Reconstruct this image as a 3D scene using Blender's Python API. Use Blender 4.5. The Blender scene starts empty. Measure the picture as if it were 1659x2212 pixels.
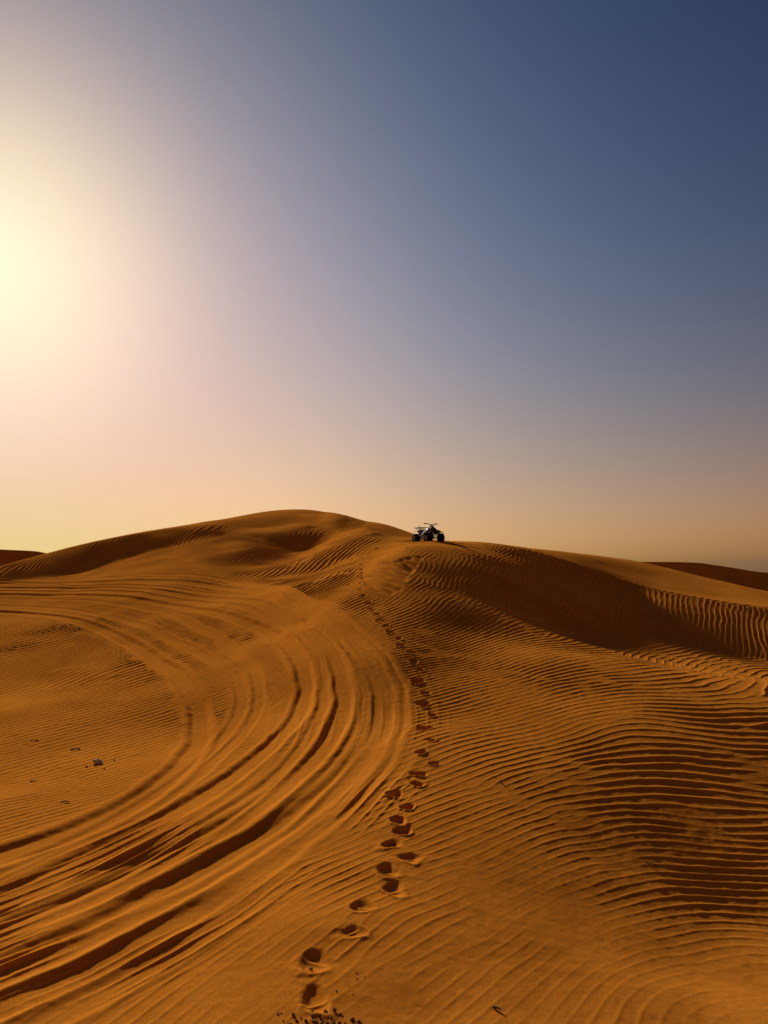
import bpy, bmesh, math, random, os
import numpy as np
from mathutils import Vector, Matrix

Q = 1.0           # mesh density of the sand sheet
random.seed(7)
rng = np.random.default_rng(11)
F, U0, V0, HC = 1663.0, 829.5, 1215.0, 4.6     # survey units: focal length, horizon, eye height (m)

def W(u, v, y):
    """surveyed sight line at distance y -> world point (distances on the right hand side re-measured)"""
    q = min(max((u - 200) / 600, 0), 1); q = q * q * (3 - 2 * q)
    y = y * (1 - q) + q * float(np.interp(y, [0, 7.7, 11, 15.5, 20.5, 25.5, 30, 34, 38.6, 41.5, 54, 80], [0, 7.7, 10.6, 14.3, 18.4, 22.8, 28, 33.3, 40.3, 43.8, 57.5, 84]))
    return ((u - U0) * y / F, y, HC - (v - V0) * y / F)

# ------------------------------------------------------------------ smooth surfaces
class TPS:
    def __init__(s, pts, lam=0.02):
        p = np.array(pts, float); s.c = p[:, :2]; n = len(p)
        d2 = ((s.c[:, None] - s.c[None]) ** 2).sum(-1)
        K = 0.5 * d2 * np.log(d2 + 1e-9) + lam * np.eye(n)
        P = np.c_[np.ones(n), s.c]
        A = np.block([[K, P], [P.T, np.zeros((3, 3))]])
        s.w = np.linalg.solve(A, np.r_[p[:, 2], 0, 0, 0])
    def __call__(s, x, y):
        x = np.asarray(x, float); y = np.asarray(y, float)
        o = s.w[-3] + s.w[-2] * x + s.w[-1] * y
        for (cx, cy), w in zip(s.c, s.w[:-3]):
            d2 = (x - cx) ** 2 + (y - cy) ** 2
            o = o + w * 0.5 * d2 * np.log(d2 + 1e-9)
        return o

class Curve:
    """monotone-parameter cubic through (t, value) knots, straight beyond the ends"""
    def __init__(s, t, v):
        i = np.argsort(t); s.t = np.array(t, float)[i]; s.v = np.array(v, float)[i]
        h = np.diff(s.t); d = np.diff(s.v) / h
        m = np.zeros(len(s.t)); m[1:-1] = np.where(d[:-1] * d[1:] > 0, 2 * d[:-1] * d[1:] / (d[:-1] + d[1:] + 1e-12), 0)
        m[0], m[-1] = d[0], d[-1]; s.m = m
    def __call__(s, x):
        x = np.asarray(x, float); k = np.clip(np.searchsorted(s.t, x) - 1, 0, len(s.t) - 2)
        h = s.t[k + 1] - s.t[k]; q = np.clip((x - s.t[k]) / h, 0, 1)
        r = ((2 * q**3 - 3 * q**2 + 1) * s.v[k] + (q**3 - 2 * q**2 + q) * h * s.m[k]
             + (3 * q**2 - 2 * q**3) * s.v[k + 1] + (q**3 - q**2) * h * s.m[k + 1])
        r = r + np.where(x < s.t[0], (x - s.t[0]) * s.m[0], 0) + np.where(x > s.t[-1], (x - s.t[-1]) * s.m[-1], 0)
        return r

def sstep(a, b, x):
    t = np.clip((x - a) / (b - a), 0, 1); return t * t * (3 - 2 * t)

RAMP = [(750,1290,31),(770,1215,37),(830,1190,38.5),(740,1180,43),(752,1150,48),(760,1123,61),(829,1138,55.5),
        (887,1151,51),(885,1172,41.5),(925,1172.5,41.5),(920,1163,50),(960,1177,50),(1000,1190,50),
        (700,1230,40),(735,1120,64),(690,1117,66)]
BASIN = [(0,2212,7.7),(830,2212,7.67),(1659,2212,8.75),(0,1850,12.0),(400,1880,11.4),(830,1850,11.9),(0,1700,16),(500,1700,15.8),
         (0,1550,22),(300,1550,22.3),(500,1550,22.5),(0,1400,32.5),(300,1400,31.5),(500,1400,29.4),(0,1345,38),(0,1300,43.5),
         (0,1275,46.5),(200,1270,44.5),(400,1250,42.5),(600,1210,46),(300,1300,39.5),(500,1300,35.5),(650,1250,37.6),(650,1340,30.6),
         (650,1450,25.4),(830,1290,30.5),(830,1340,28.4),(830,1420,25.3),(840,1500,22.3),(850,1600,18.5),(850,1700,15.2),
         (1000,1300,30.9),(1000,1360,28.3),(1000,1425,25.5),(1000,1550,20.5),(1000,1700,15.5),
         (1250,1330,33.9),(1250,1380,30.7),(1300,1430,26),(1300,1500,22.5),(1300,1600,18.7),(1300,1750,15.2),(1300,1900,12.2),
         (1300,2212,8.0),(1659,1430,33.6),(1659,1467,29.8),(1659,1560,21.2),(1659,1700,16.9),(1659,1850,14.0),(1659,2000,12.0),
         (1950,1500,26),(1950,1620,20.6),(1950,1750,16.4),(1950,1950,12.7),(-350,1330,39.5),(-350,1550,22.5),(-350,1850,12.2),
         (1100,1250,40),(1659,1400,38)]
g_extra = [(-14,3,-.05),(0,2,0),(14,3,-1.4),(-30,14,0),(30,14,-2.6),(-24,20,.3)]
g_drop = [(-9,80,4.0),(-5,84,3.0),W(560,1182,48.6),W(480,1173,51.2),W(660,1190,48.8),W(0,1259,49.6),W(115,1246,51),W(190,1230,52.1),W(250,1211,52.7),W(345,1187,53.3),W(425,1168,53.3),(-2,80,3.0),(0,73,3.6),(3,66,3.2),(6,62,3.0)]
G = TPS([W(*p) for p in BASIN + RAMP] + g_extra + g_drop)

R_BRINK = [(760,1212,34),(800,1196,35),(880,1181,37),(960,1174.5,40),(1090,1177,42),(1208,1205,41.3),(1317,1243,40.5),(1409,1270,39.3),(1659,1311,37.2),(2000,1365,36.5)]
R_BASE = [(740,1262,32.6),(770,1278,30.4),(850,1290,29.9),(950,1298,30.4),(1000,1302,30.9),(1100,1308,31.9),(1250,1332,33.9),(1400,1372,34.6),(1659,1430,33.6),(2000,1500,30)]
R_TOP = R_BRINK + [(1200,1191.5,47.5),(1330,1213.5,50),(1500,1253,49),(1659,1292,48),(2000,1355,47)]
r_drop = [(8,62,2.0),(15,63,.7),(22,63,-.2),(32,60,-.8),(4,62,2.5),(12,64,.6),(26,60,-.4),(38,44,-1)]
TR = TPS([W(*p) for p in R_TOP + RAMP] + r_drop)

L_BRINK = [(-300,1320,47),(-150,1280,49),(0,1224,53),(100,1198,55.5),(265,1158,57),(425,1135,57),(450,1134,56.6),(500,1137,55.8),(565,1141,55),(650,1131,55),(735,1138,53)]
L_BASE = [(-300,1360,44),(-150,1320,46.5),(0,1258,49.6),(115,1245,51),(190,1229,52.1),(250,1210,52.7),(345,1186,53.3),(425,1167,53.3),(500,1152,53.2),(570,1160,51.2),(650,1170,50.3),(705,1174,50.6),(738,1141,52.8)]
L_TOP = L_BRINK + [(-300,1332,50.5),(-150,1290,52.5),(0,1232,56.5),(100,1205,59),(265,1165,60.5),(380,1142,61),(490,1124,63),(550,1117,65),(640,1114,66)]
l_drop = [(-26,66,1.2),(-16,78,3.0),(-7,84,3.2),(0,78,3.0),(4,70,2.8),(-34,60,.5)]
TL = TPS([W(*p) for p in L_TOP + RAMP] + l_drop)

def xy(lst):
    a = np.array([W(*p) for p in lst]); return a[:, 0], a[:, 1]
rb, rs = Curve(*xy(R_BRINK)), Curve(*xy(R_BASE))
lb, ls = Curve(*xy(L_BRINK)), Curve(*xy(L_BASE))
x_rtip = W(772,1250,32)[0]; x_ltip = W(736,1140,53)[0]

def ramp01(t, e=0.10):
    """clamp to 0..1 with a softened foot and a crisp lip"""
    t = np.clip(t, -1, 2)
    foot = np.where(t < -e, 0, np.where(t > e, t, (t + e) ** 2 / (4 * e)))
    el = 0.035
    q = 1 - foot
    return 1 - np.where(q < -el, 0, np.where(q > el, q, (q + el) ** 2 / (4 * el)))

ATV = W(925, 1172.5, 41.5)

def faces(x, y):
    wr = sstep(x_rtip - .5, x_rtip + 2.2, x)
    t_r = (y - rs(x)) / np.maximum(rb(x) - rs(x), .6)
    wl = 1 - sstep(x_ltip - 2.2, x_ltip + .3, x)
    t_l = (y - ls(x)) / np.maximum(lb(x) - ls(x), .5)
    return wr, t_r, wl, t_l

def combine(x, y, g, tr, tl):
    wr, t_r, wl, t_l = faces(x, y)
    z = g + (tr - g) * wr * ramp01(t_r) + (tl - g) * wl * ramp01(t_l, .18)
    # level pad the quad bike stands on
    d = np.hypot(x - ATV[0], y - ATV[1])
    z = z + (ATV[2] - z) * (1 - sstep(1.0, 2.2, d))
    return z

def fade(x, y, z):
    r = np.hypot(x, y); ph = np.abs(np.arctan2(x, y))
    k = 1 - sstep(math.radians(42), math.radians(64), ph)
    k = np.where(r < 7, np.maximum(k, 1 - sstep(5.5, 7.2, r)), k)
    far = sstep(74, 100, r)
    z = z * k * (1 - far) + (-.6 - .03 * np.maximum(r - 75, 0)) * (1 - k * (1 - far))
    # the dune the photographer stands on
    b = 1 - np.clip(r / 6.6, 0, 1)
    s = b * b * (3 - 2 * b)
    return z * (1 - s) + 3.05 * s

def macro(x, y):
    x = np.asarray(x, float); y = np.asarray(y, float)
    return fade(x, y, combine(x, y, G(x, y), TR(x, y), TL(x, y)))

def ground_hit(uv):
    """first point of the bare terrain along each surveyed sight line"""
    uv = np.array(uv, float); ys = np.concatenate([np.arange(6.8, 34, .04), np.arange(34, 64, .06)])
    X = (uv[:, :1] - U0) / F * ys[None]; Y = np.broadcast_to(ys, X.shape)
    D = macro(X, Y) - (HC - (uv[:, 1:2] - V0) / F * ys[None])
    hit = (D > 0); k = np.argmax(hit, 1); k = np.where(hit.any(1), k, len(ys) - 1)
    i = np.arange(len(uv)); k0 = np.maximum(k - 1, 0)
    a = D[i, k0] / np.where(D[i, k0] - D[i, k] == 0, 1, D[i, k0] - D[i, k]); a = np.clip(a, 0, 1)
    y = ys[k0] + (ys[k] - ys[k0]) * a
    x = (uv[:, 0] - U0) / F * y
    return x, y

# ------------------------------------------------------------------ noise
def tile(n=512, corr=8.0, seed=0):
    r = np.random.default_rng(seed); a = r.standard_normal((n, n)); f = np.fft.fftfreq(n)
    k2 = f[:, None] ** 2 + f[None] ** 2
    a = np.fft.ifft2(np.fft.fft2(a) * np.exp(-k2 * corr * corr * 2.2)).real
    return (a / a.std()).astype(np.float32)
TILES = [tile(seed=s) for s in range(8)]
def noise(x, y, size, k=0):
    """smooth unit-variance noise with features about `size` metres across"""
    t = TILES[k % 8]; n = t.shape[0]
    sx = np.mod(x / size * 8 + 37.3 * k, n); sy = np.mod(y / size * 8 + 91.7 * k, n)
    ix = np.floor(sx).astype(np.int32); iy = np.floor(sy).astype(np.int32)
    fx = (sx - ix).astype(np.float32); fy = (sy - iy).astype(np.float32)
    ix %= n; iy %= n; jx = (ix + 1) % n; jy = (iy + 1) % n
    return (t[ix, iy] * (1 - fx) + t[jx, iy] * fx) * (1 - fy) + (t[ix, jy] * (1 - fx) + t[jx, jy] * fx) * fy

# ------------------------------------------------------------------ wind ripples
# survey: u, v, crest angle as seen (deg), spacing across the crests, relief; one list for each face the wind has worked on
RIPPLES = {
 'basin': [(100,1400,15,5,1.1),(100,1500,14,5.2,.9),(300,1500,18,5.6,1),(300,1600,20,5.6,1),(80,1700,15,6,.9),(212,1650,22,5.6,1),(50,1780,16,8,.8),
 (380,1580,16,6,1),(50,1360,12,4.4,1.0),(250,1430,18,5.2,1.2),(0,1600,12,5.5,.9),
 (974,1578,14,9,1),(974,1431,12,5,1),(942,1376,27,6,1),(974,1724,24,13,0.65),(1140,1572,14,10.6,1),(1369,1553,7,10.4,1.1),(1598,1592,-8,11,1.1),
 (1598,1801,-10,15,1.1),(1408,1706,-3,12.4,1.0),(1140,1725,15,15,0.6),(1484,1481,0,7.6,1),
 (1001,1324,25,9,1.1),(1191,1345,30,9,1.1),(1246,1390,32,9,1.1),(1083,1395,24,7,1.1),(1464,1400,16,9,1.1),(1572,1460,2,8,1),(1246,1439,8,7,1),(919,1285,40,7,.9),(1620,1440,4,8,1),
 (650,1280,25,5.2,1.5),(750,1280,25,5.4,1.4),(704,1255,32,5.2,1.5),(909,1317,40,7,1),(851,1270,46,6,.8),(300,1230,26,4.4,.9),(150,1290,16,4,.7),(450,1215,22,4.4,1.0),(640,1320,24,5,1.2),(560,1400,20,5.2,1.1),(600,1205,18,4.6,1.4),
 (322,2104,38,26,0.38),(501,2068,35,23,0.38),(215,2050,30,22,0.35),(107,2176,33,28,0.35),(703,1896,22,16,0.45),(638,1977,28,21,0.38),(800,2107,33,26,0.28),
 (963,1912,25,20,0.32),(930,2091,36,30,0.22),(1150,1904,10,18,0.26),(1359,1904,3,14,0.4),(1534,1834,-8,15,1),(1569,1956,-7,16,.55),(1324,2009,20,20,0.14),
 (1185,2131,38,30,0.14),(1569,2044,14,22,0.16),(1500,2160,30,30,0.15),(850,2190,36,32,0.26)],
 'face': [(1000,1215,54,11,.8),(1040,1265,50,11,.95),(1083,1243,58,12,.95),(1246,1275,66,13,.95),(1409,1314,76,13,.95),(1572,1352,86,13,.95),(1640,1390,88,13,.95),(930,1240,50,9,.8)],
 'top': [(1300,1222,-14,3.8,.6),(1355,1243,-15,4,.6),(1500,1280,-14,4,.5),(1620,1300,-12,4,.4)],
 'rear': [(200,1190,44,5.6,1.2),(300,1165,48,5.6,1.2),(50,1230,40,5.6,1.2),(400,1150,42,5.2,1.0),(500,1145,34,4.8,.7),(650,1150,28,5,.9)],
}
def proj(x, y):
    z = macro(x, y); return U0 + F * x / y, V0 - F * (z - HC) / y
class Ripples:
    """a scalar phase whose gradient follows the surveyed wave vectors, and the relief that goes with it"""
    def __init__(s, sites):
        u = np.array([(a[0], a[1]) for a in sites], float); x, y = ground_hit(u); e = .04
        pu, pv = proj(x, y); pux, pvx = proj(x + e, y); puy, pvy = proj(x, y + e)
        J = np.stack([np.stack([pux - pu, puy - pu], -1), np.stack([pvx - pv, pvy - pv], -1)], 1) / e
        ang = np.radians([a[2] for a in sites]); sp = np.array([a[3] for a in sites]); sp = sp * np.where(sp < 7, 1.12, 1.0)
        k = np.einsum('nij,ni->nj', J, np.stack([-np.sin(ang), -np.cos(ang)], -1) * (2 * math.pi / sp)[:, None])
        lam = 2 * math.pi / np.linalg.norm(k, axis=1); k *= (lam / np.clip(lam, .10, .32))[:, None]
        mag = np.linalg.norm(k, axis=1); n = len(u); s.P = np.c_[x, y]; s.k = k
        dx = x[:, None] - x[None]; dy = y[:, None] - y[None]; l = np.log(dx * dx + dy * dy + .25) + 1
        A = np.block([[dx * l, np.ones((n, 1)), np.zeros((n, 1))], [dy * l, np.zeros((n, 1)), np.ones((n, 1))]])
        wt = np.r_[1 / mag, 1 / mag]; Aw = A * wt[:, None]
        reg = .012 * np.linalg.norm(Aw) / n; R = np.eye(n + 2) * reg * reg; R[-1, -1] = R[-2, -2] = 0
        s.w = np.linalg.solve(Aw.T @ Aw + R, Aw.T @ (np.r_[k[:, 0], k[:, 1]] * wt)); s.a = [a[4] for a in sites]
    def __call__(s, x, y):
        f = s.w[-2] * x + s.w[-1] * y; fx = np.full_like(f, s.w[-2]); fy = np.full_like(f, s.w[-1]); q = 0; t = 0
        for (cx, cy), c, a in zip(s.P, s.w[:-2], s.a):
            dx = x - cx; dy = y - cy; d2 = dx * dx + dy * dy; k = 1 / (d2 / (1.5 + .06 * cy) ** 2 + .15) ** 2; q = q + k * a; t = t + k
            d2 = d2 + .25; l = np.log(d2); f = f + c * .5 * d2 * l; fx = fx + c * dx * (l + 1); fy = fy + c * dy * (l + 1)
        return f, np.clip(2 * math.pi / np.maximum(np.hypot(fx, fy), 1), .08, .42), q / t
LAYERS = {k: Ripples(v) for k, v in RIPPLES.items()}
# ------------------------------------------------------------------ tyre tracks and footprints
# every wheel track of the turn: sight points from where it comes in at the left to where it leaves again; width, depth, seed
TRACKS = [
 ([(0,1322),(180,1347),(270,1385),(350,1435),(400,1480),(432,1545),(430,1585),(408,1630),(350,1690),(230,1765),(110,1812),(0,1848)],.34,.14),
 ([(0,1308),(250,1336),(400,1398),(480,1440),(520,1490),(519,1535),(486,1580),(420,1650),(300,1735),(150,1815),(0,1880)],.22,.045),
 ([(0,1294),(300,1314),(450,1370),(525,1425),(556,1480),(558,1519),(540,1560),(480,1625),(380,1705),(200,1820),(0,1914)],.20,.04),
 ([(0,1284),(300,1297),(500,1335),(600,1375),(642,1420),(662,1480),(659,1519),(626,1568),(567,1622),(486,1682),(423,1725),(250,1820),(0,1945)],.30,.12),
 ([(0,1276),(300,1282),(500,1307),(620,1350),(680,1420),(700,1480),(697,1525),(668,1590),(605,1662),(510,1742),(300,1855),(0,1980)],.22,.055),
 ([(0,1270),(300,1272),(500,1294),(640,1342),(710,1410),(742,1480),(742,1535),(710,1600),(640,1668),(545,1750),(330,1862),(0,2020)],.30,.10),
 ([(0,1265),(300,1266),(500,1284),(660,1338),(740,1410),(780,1480),(782,1540),(756,1605),(690,1690),(580,1790),(370,1900),(0,2060)],.22,.05),
 ([(0,1260),(300,1257),(480,1268),(600,1296),(700,1352),(772,1410),(815,1460),(829,1505),(822,1560),(799,1605),(765,1655),(706,1715),(605,1785),(400,1905),(179,2008),(0,2100)],.36,.095),
 ([(0,1254),(300,1245),(450,1245),(550,1266),(650,1301),(760,1365),(838,1440),(868,1505),(862,1560),(840,1620),(800,1680),(720,1755),(560,1880),(300,2035),(0,2190)],.24,.05),
]
TCX, TCY = -16.0, 21.0
track_fn = []
for pts, w, dep in TRACKS:
    tx, ty = ground_hit(pts)
    a = np.arctan2(ty - TCY, tx - TCX); r = np.hypot(tx - TCX, ty - TCY)
    # even out the survey into one flowing line
    ag = np.linspace(a.min() - .3, a.max() + .2, 240); rg = Curve(a, r)(ag)
    kern = np.exp(-np.linspace(-2.2, 2.2, 41) ** 2); kern /= kern.sum()
    rg = np.convolve(np.pad(rg, 20, mode='reflect', reflect_type='odd'), kern, 'valid')
    track_fn.append((Curve(ag, rg), w, dep * .55))

# footprints: sight point, apparent width, depth factor
FEET = [(816,1185,20,.7),(798,1196,16,.7),(783,1207,16,.8),(785,1217,17,.9),(778,1228,16,1.0),(776,1243,14,.8),(778,1258,13,.7),(777,1271,14,.7),
 (782,1285,20,1),(797,1300,18,.8),(800,1313,20,1),(816,1326,19,.8),(819,1339,22,1),(836,1353,20,.9),(841,1368,22,1.1),(863,1383,21,.8),(865,1396,24,1.15),
 (890,1410,23,.9),(893,1428,26,1.15),(909,1446,20,.8),(900,1471,34,1.25),(920,1496,26,.8),(914,1521,34,1.2),(934,1545,25,.85),
 (914,1573,34,1.0),(932,1599,27,.8),(909,1625,36,.95),(937,1649,32,.75),(905,1672,40,.95),(902,1693,40,.8),(855,1713,42,.9),(880,1741,42,.8),
 (860,1768,46,.9),(870,1795,44,.75),(844,1821,52,.85),(886,1852,54,.65),(838,1881,58,.8),(852,1922,60,.75),(785,1964,60,.65),(762,2022,60,.6),(683,2082,84,.8),(682,2172,86,.8)]
fx_, fy_ = ground_hit([(f[0], f[1]) for f in FEET])

def poly_mask(x, y, px, py, soft):
    """1 inside the polygon, easing to 0 over `soft` metres"""
    m = (x > px.min() - soft) & (x < px.max() + soft) & (y > py.min() - soft) & (y < py.max() + soft)
    o = np.zeros_like(x); X = x[m]; Y = y[m]
    ins = np.zeros(X.shape, bool); d = np.full(X.shape, 1e9)
    for i in range(len(px)):
        x0, y0, x1, y1 = px[i - 1], py[i - 1], px[i], py[i]
        c = ((y0 > Y) != (y1 > Y)) & (X < (x1 - x0) * (Y - y0) / (y1 - y0 + 1e-12) + x0); ins ^= c
        t = np.clip(((X - x0) * (x1 - x0) + (Y - y0) * (y1 - y0)) / ((x1 - x0) ** 2 + (y1 - y0) ** 2), 0, 1)
        d = np.minimum(d, np.hypot(X - x0 - t * (x1 - x0), Y - y0 - t * (y1 - y0)))
    o[m] = sstep(-soft, soft, np.where(ins, d, -d)); return o
SLIDE = np.array(ground_hit([(783,1219),(815,1215),(850,1213),(872,1203),(905,1198),(915,1200),(900,1222),(880,1248),(868,1272),(845,1281),(815,1276),(790,1268),(780,1240)]))

def profile(ph):
    """ripple section: narrow crest, broad trough, steeper lee"""
    ph = ph + .45 * np.sin(ph)
    return (.5 + .5 * np.cos(ph)) ** 2.5 - .30

def ripple_layer(x, y, f, lam, amp, k, wild=1.0):
    n1 = noise(x, y, 2.4, k); n2 = noise(x, y, .8, k + 1)
    re = 1.65 + noise(x, y, 1.1, k + 2); im = noise(x, y, 1.1, k + 3)
    ph = f + wild * (1.0 * n1 + .28 * n2) + np.arctan2(im, re)
    return profile(ph) * lam * .055 * amp * np.clip(np.hypot(re, im), .15, 1.1)

def detail(x, y, rip):
    """everything smaller than a dune, in metres of height"""
    wr, t_r, wl, t_l = faces(x, y)
    wf = sstep(-.10, .05, t_r) * (1 - sstep(.93, .99, t_r)) * sstep(x_rtip + .3, x_rtip + 3.0, x)
    wt = sstep(1.0, 1.04, t_r) * sstep(x_rtip + 4.5, x_rtip + 8.0, x)
    wb = sstep(-.25, -.02, t_l) * wl * (1 - sstep(.85, 1.02, t_l)) * sstep(40, 43, y)
    near = 1 - sstep(10, 14.5, np.hypot(x, y))
    patch = np.clip(1 - .05 * sstep(-1.5, -4, x) * sstep(13, 16, y) + .45 * sstep(1.5, -2, x) * sstep(24, 33, y) + .22 * noise(x, y, 1.6, 4) + near * .42 * noise(x, y, .8, 5), .12, 2.4)
    ripple = ripple_layer(x, y, *rip['basin'], 0) * np.clip(1 - wf - wt - wb, 0, 1) * (1 - sstep(1.0, 1.1, t_r) * wr * .7) * (1 - wl * sstep(.9, 1.1, t_l) * .9)
    for name, w, k in (('face', wf, 1), ('top', wt, 2), ('rear', wb, 3)):
        ripple = ripple + ripple_layer(x, y, *rip[name], k, 1.9) * w * np.clip(1 + .35 * noise(x, y, .9, k + 4), .2, 1.6)
    ripple = ripple * patch
    # --- tracks
    a = np.arctan2(y - TCY, x - TCX); r = np.hypot(x - TCX, y - TCY)
    keep = np.ones_like(x); cut = np.zeros_like(x)
    ok = (a > -1.25) & (a < 2.0) & (r < 40)
    aa, rr, xx, yy = a[ok], r[ok], x[ok], y[ok]
    kk = np.ones_like(aa); cc = np.zeros_like(aa)
    wob = noise(xx, yy, .35, 6) * .008 + noise(xx, yy, 1.4, 7) * .018
    low = sstep(-.15, -.75, aa)                              # the near, lower half of the turn is churned more deeply
    for i, (fn, w, dep) in enumerate(track_fn):
        rc = fn(aa); sl = (fn(aa + .02) - fn(aa - .02)) / .04 / np.maximum(rc, 1)
        d = (rr - rc) / np.sqrt(1 + sl * sl) + wob
        along = np.interp(aa, np.linspace(-1.6, 2.2, 40), np.random.default_rng(40 + i).uniform(.85, 1.15, 40))
        top = sstep(.75, 1.35, aa)
        w_ = w * (1 + .25 * low)
        s = d / w_
        prof = -(1 - sstep(.50, 1.02, np.abs(s)))
        berm = .34 * np.exp(-((s - 1.22) / .26) ** 2) + .26 * np.exp(-((s + 1.2) / .22) ** 2)
        tread = .05 * np.cos(d / .085 * 2 * math.pi) * (np.abs(s) < .85)
        D = dep * along * (1 - .30 * top) * (1 - .22 * low)
        cc += D * (prof + berm) + .05 * dep * (1 - top) * tread * 2
        kk = np.minimum(kk, sstep(1.15, 1.75 + .4 * low, np.abs(s) + .18 * noise(xx, yy, .5, (i + 2) % 8)))
    inner = track_fn[0][0](aa); outer = track_fn[-1][0](aa)
    inside = sstep(inner - .1, inner + .3, rr) * (1 - sstep(outer - .5, outer + .5, rr + .25 * noise(xx, yy, .9, 2)))
    kk *= 1 - inside * np.clip(.08 + .85 * low + .25 * noise(xx, yy, 1.1, 4), 0, 1)
    # sand pushed up in long fine lines by the sliding tyres
    q = (rr - inner) / np.maximum(outer - inner, .5)
    fine = profile(q * 118 + 1.2 * noise(xx, yy, 3.0, 1)) * .028 * np.clip(noise(xx, yy, 2.5, 3), 0, 1.3) + profile(q * 47 + 2 + .8 * noise(xx, yy, 4.0, 2)) * .026 * np.clip(.5 + noise(xx, yy, 3.5, 5), 0, 1.4)
    cc += fine * sstep(-.1, .05, q) * (1 - sstep(1.08, 1.3, q)) * (.25 + .75 * low)
    keep[ok] = kk; cut[ok] = cc
    # --- the slide of loose sand at the left end of the slip face
    sl = poly_mask(x, y, SLIDE[0], SLIDE[1], .10)
    keep *= 1 - .93 * sl; cut += -.04 * sl + sl * .02 * noise(x * 2.2 + y, y * .5, .5, 3)
    # --- wheels' pad
    keep *= sstep(.8, 2.0, np.hypot(x - ATV[0], y - ATV[1])) * .8 + .2
    # --- footprints
    for (u, v, wd, df), cx, cy, q in zip(FEET, fx_, fy_, range(99)):
        far = sstep(11, 15, cy)
        rx = max(wd * .5 * cy / F, .11) * (.80 - .16 * far); ryy = rx * (1.08 + .07 * far)
        dx = x - cx; dy = y - cy
        m = (np.abs(dx) < rx * 3.4) & (np.abs(dy) < ryy * 3.4)
        if not m.any(): continue
        dx = dx[m]; dy = dy[m]
        t = (.35 if q % 2 else -.30) + .25 * math.sin(q * 2.3); c_, s_ = math.cos(t), math.sin(t)
        X = (dx * c_ + dy * s_) / rx; Y = (-dx * s_ + dy * c_) / ryy
        th = np.arctan2(Y, X)
        rho = np.hypot(X, Y) * (1 + .13 * np.cos(2 * th + q * 1.7) + .08 * np.cos(3 * th + q * 2.9) + .12 * noise(dx + 7 * q, dy + 3 * q, .22, q % 8))
        D = df * (.066 + .077 * far)
        pit = -D * np.exp(-(rho / .95) ** 3.6) * (1 + .45 * np.clip(Y * .7 - X * .3, -.8, .8))
        heel = .34 * D * np.exp(-(((X + .05) / .8) ** 2 + ((Y + .10 - .15 * math.sin(q)) / .17) ** 2))      # the ridge left between heel and ball
        bank = np.clip(.45 - .75 * np.sin(th + .5 * math.sin(q * 1.9)) + .25 * np.cos(2 * th + q), 0, 1.3)   # sand shoved up behind the foot
        rim = (.26 - .08 * far) * D * np.exp(-((rho - 1.25) / .27) ** 2) * bank
        crumb = .03 * D * noise(dx + q, dy, .07, (q + 3) % 8) * np.exp(-((rho - 1.2) / .5) ** 2)
        cut[m] += pit + heel * (1 - .6 * far) + rim + crumb
        keep[m] *= np.clip(.06 + sstep(.9, 1.7, rho), 0, 1)
    lump = (noise(x, y, .22, 5) * .0015 + noise(x, y, .09, 6) * .0008) * (1 - sstep(28, 45, np.hypot(x, y)))
    return ripple * keep + cut + lump + .02 * noise(x, y, 2.8, 6) + .012 * noise(x, y, 1.1, 7) * sstep(16, 9, np.hypot(x, y))

# ------------------------------------------------------------------ the sheet
def catmull(F_, step, n):
    """upsample axis 0 of F_ (every step-th sample) to n samples"""
    t = np.arange(n) / step; k = np.clip(np.floor(t).astype(int), 0, F_.shape[0] - 2); f = (t - k)[:, None]
    g = lambda j: F_[np.clip(j, 0, F_.shape[0] - 1)]
    p0, p1, p2, p3 = g(k - 1), g(k), g(k + 1), g(k + 2)
    p0 = np.where((k == 0)[:, None], 2 * p1 - p2, p0); p3 = np.where((k == F_.shape[0] - 2)[:, None], 2 * p2 - p1, p3)
    return p1 + .5 * f * (p2 - p0 + f * (2 * p0 - 5 * p1 + 4 * p2 - p3 + f * (3 * (p1 - p2) + p3 - p0)))

def grid_mesh(name, X, Y, Z, closed=False):
    nr, nc = X.shape
    me = bpy.data.meshes.new(name)
    co = np.stack([X, Y, Z], -1).astype(np.float32).reshape(-1)
    idx = np.arange(nr * nc, dtype=np.int32).reshape(nr, nc)
    if closed: idx = np.c_[idx, idx[:, :1]]
    f = np.stack([idx[:-1, :-1], idx[:-1, 1:], idx[1:, 1:], idx[1:, :-1]], -1).reshape(-1, 4)[:, ::-1]
    me.vertices.add(nr * nc); me.vertices.foreach_set('co', co)
    me.loops.add(f.size); me.loops.foreach_set('vertex_index', np.ascontiguousarray(f).reshape(-1))
    me.polygons.add(len(f)); me.polygons.foreach_set('loop_start', np.arange(0, f.size, 4, dtype=np.int32))
    me.update(calc_edges=True)
    me.polygons.foreach_set('use_smooth', np.ones(len(f), bool))
    return me

rows = [.35]
while rows[-1] < 6.5: rows.append(rows[-1] + max(.12, .1 * rows[-1]) * .5)
while rows[-1] < 72:
    r = rows[-1]; rows.append(r + min(.0076 * (r / 7.7) ** 1.45, .075) / Q)
while rows[-1] < 7000: rows.append(rows[-1] * 1.05 + .05)
rows = np.array(rows)
fov = math.radians(31.5); dph = .00072 / Q
fine_ = np.arange(-fov, fov, dph)
mid_ = np.arange(fov, math.radians(41), dph * 2); fov = mid_[-1]; fine_ = np.r_[-mid_[:0:-1], fine_, mid_]
side = fov + np.cumsum(np.linspace(dph * 2, .06, 100)); side = side[side < math.pi - .02]
phi = np.r_[-side[::-1], fine_, side, math.pi]
phi = phi - 0
ST = 8
def coarse(v):
    return v[::ST] if (len(v) - 1) % ST == 0 else np.r_[v[::ST], v[-1] + (v[-1] - v[-2]) * (ST - 1 - (len(v) - 1) % ST)]
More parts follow.
